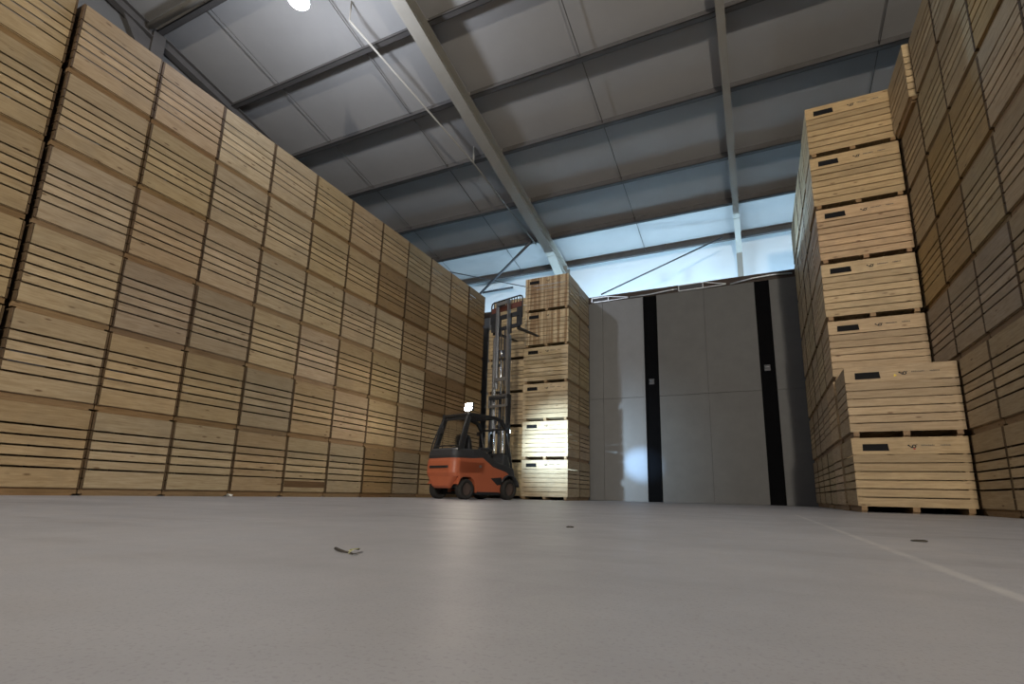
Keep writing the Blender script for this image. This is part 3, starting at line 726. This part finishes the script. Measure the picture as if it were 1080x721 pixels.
o = mesh_obj('paper_scrap', bm, M['chip']); o.location = (-8.90, 6.55, 0); md = o.modifiers.new('Solidify', 'SOLIDIFY'); md.thickness = .003
tag(o, 'white crumpled scrap on floor at foot of the left wall', 'scrap')

# ------------------------------------------------------------------ lamps
def light(kind, name, loc, energy, col, parent=None, **kw):
    d = bpy.data.lights.new(name, kind); d.energy = energy; d.color = col
    for k, v in kw.items(): setattr(d, k, v)
    o = bpy.data.objects.new(name, d); COL.objects.link(o); o.location = loc
    if parent: o.parent = parent
    return o
def aim(o, target):
    o.rotation_euler = (Vector(target)-o.location).to_track_quat('-Z', 'Y').to_euler()
def high_bay(x, y, drop, mat, label, energy, col, spread=None):
    z = zroof(y)-drop
    e = tag(empty('high_bay_lamp', (x, y, z)), label, 'lamp', 'high bay lamps')
    bm = bmesh.new(); n = 28; rings = []
    for r, zz in ((.06, .34), (.07, .26), (.16, .20), (.22, .10), (.235, 0)): rings.append([(r*math.cos(2*math.pi*k/n), r*math.sin(2*math.pi*k/n), zz) for k in range(n)])
    loft(bm, rings); mesh_obj('lamp_shade', bm, M['lamp_body'], e, True)
    bm = bmesh.new(); loft(bm, [[(r*math.cos(2*math.pi*k/n), r*math.sin(2*math.pi*k/n), zz) for k in range(n)] for r, zz in ((.225, -.002), (.21, -.03), (.12, -.055))]); tag(mesh_obj('lamp_lens', bm, mat, e, True), 'glowing lens')
    bm = bmesh.new(); tube(bm, [(0, 0, .34), (0, 0, drop)], .012, 8); mesh_obj('hanger', bm, M['galv'], e, True)
    light('POINT', 'bulb', (x, y, z-.25), energy, col, shadow_soft_size=.22)
high_bay(-8.62, 6.40, 2.03, M['lamp_cool'], 'glaring cool white lamp hanging under the roof at top left', 820, (.80, .87, 1.0))

# floodlight on the wall behind the viewer
e = tag(empty('flood_light', (3.0, YF+.28, 7.0)), 'floodlight on the wall behind the viewer', 'lamp')
bm = bmesh.new(); box(bm, -.5, .5, -.1, .08, -.3, .3); bar(bm, (0, -.25, 0), (0, -.08, 0), .1, .1); mesh_obj('housing', bm, M['lamp_body'], e, bevel=.02)
bm = bmesh.new(); box(bm, -.46, .46, .081, .09, -.26, .26); mesh_obj('lamp_lens', bm, M['lamp_warm'], e)
a_ = light('AREA', 'flood', (3.0, YF+.36, 7.0), 5900, (1.0, .922, .80), shape='RECTANGLE', size=1.0, size_y=.6); aim(a_, (-2.0, 8, 3.0))

# light battens on brackets behind the plenum wall, washing the eaves wall
for x, en in ((-11.6, 90), (-9.0, 120), (-6.4, 155), (-3.8, 205), (-1.2, 205), (1.6, 165), (4.6, 75)):
    e = tag(empty('wall_washer', (x, 18.30, 5.0)), f'light batten behind the plenum wall, {round(x+15)} metres from the gable', 'lamp', 'plenum light battens')
    bm = bmesh.new(); box(bm, -.7, .7, -.06, .06, -.05, .05); bar(bm, (0, 0, -.03), (0, -.21, -.03), .05, .05, (1, 0, 0)); mesh_obj('housing', bm, M['lamp_body'], e, bevel=.01)
    bm = bmesh.new(); box(bm, -.68, .68, -.04, .05, .051, .06); mesh_obj('lamp_lens', bm, M['lamp_blue'], e)
    a_ = light('AREA', 'batten_light', (x, 18.31, 5.09), en, (.47, .75, 1.0), shape='RECTANGLE', size=1.36, size_y=.16); aim(a_, (x, 19.5, 9.0))

# one flood on a bracket of the eaves wall that catches the upper side of the tall right-hand row
e = tag(empty('flood_light', (-2.5, 19.75, 7.9)), 'floodlight on the eaves wall turned to the tall right row', 'lamp')
bm = bmesh.new(); box(bm, -.14, .14, -.02, .10, -.11, .11); bar(bm, (0, .1, 0), (0, .59, 0), .05, .05, (1, 0, 0)); mesh_obj('housing', bm, M['lamp_body'], e, bevel=.01)
bm = bmesh.new(); box(bm, -.12, .12, -.03, -.021, -.09, .09); mesh_obj('lamp_lens', bm, M['lamp_blue'], e)
a_ = light('SPOT', 'flood', (-2.5, 19.70, 7.9), 2200, (.52, .78, 1.0), spot_size=R(44), spot_blend=.6, shadow_soft_size=.08); aim(a_, (1.5, 13.6, 7.3))
# forklift lamps
wm = fk.matrix_basis
def fw_pt(p): return (Matrix.Translation(fk.location) @ Matrix.Rotation(fk.rotation_euler.z, 4, 'Z')) @ Vector(p)
s1 = light('SPOT', 'work_beam', fw_pt((.5, -.03, 2.38)), 45, (1.0, .88, .70), spot_size=R(150), spot_blend=.8, shadow_soft_size=.08); aim(s1, fw_pt((.4, -6, .3)))
s2 = light('SPOT', 'front_beam', fw_pt((.58, 1.60, 1.88)), 950, (.60, .82, 1.0), spot_size=R(78), spot_blend=1.0, shadow_soft_size=.05); aim(s2, (-5.75, 15.27, 1.7))
s3 = light('SPOT', 'front_beam', fw_pt((.58, 1.60, 1.88)), 3200, (.36, .62, 1.0), spot_size=R(15), spot_blend=1.0, shadow_soft_size=.05); aim(s3, (-3.62, 17.97, 1.25))

# world: almost black, the hall is closed
wd = bpy.data.worlds.new('world'); scn.world = wd; wd.use_nodes = True
wd.node_tree.nodes['Background'].inputs[0].default_value = (.02, .02, .022, 1); wd.node_tree.nodes['Background'].inputs[1].default_value = .3

scn.view_settings.view_transform = 'Standard'; scn.view_settings.look = 'None'
scn.view_settings.exposure = 0.0; scn.view_settings.gamma = 1.0; scn.view_settings.use_curve_mapping = False
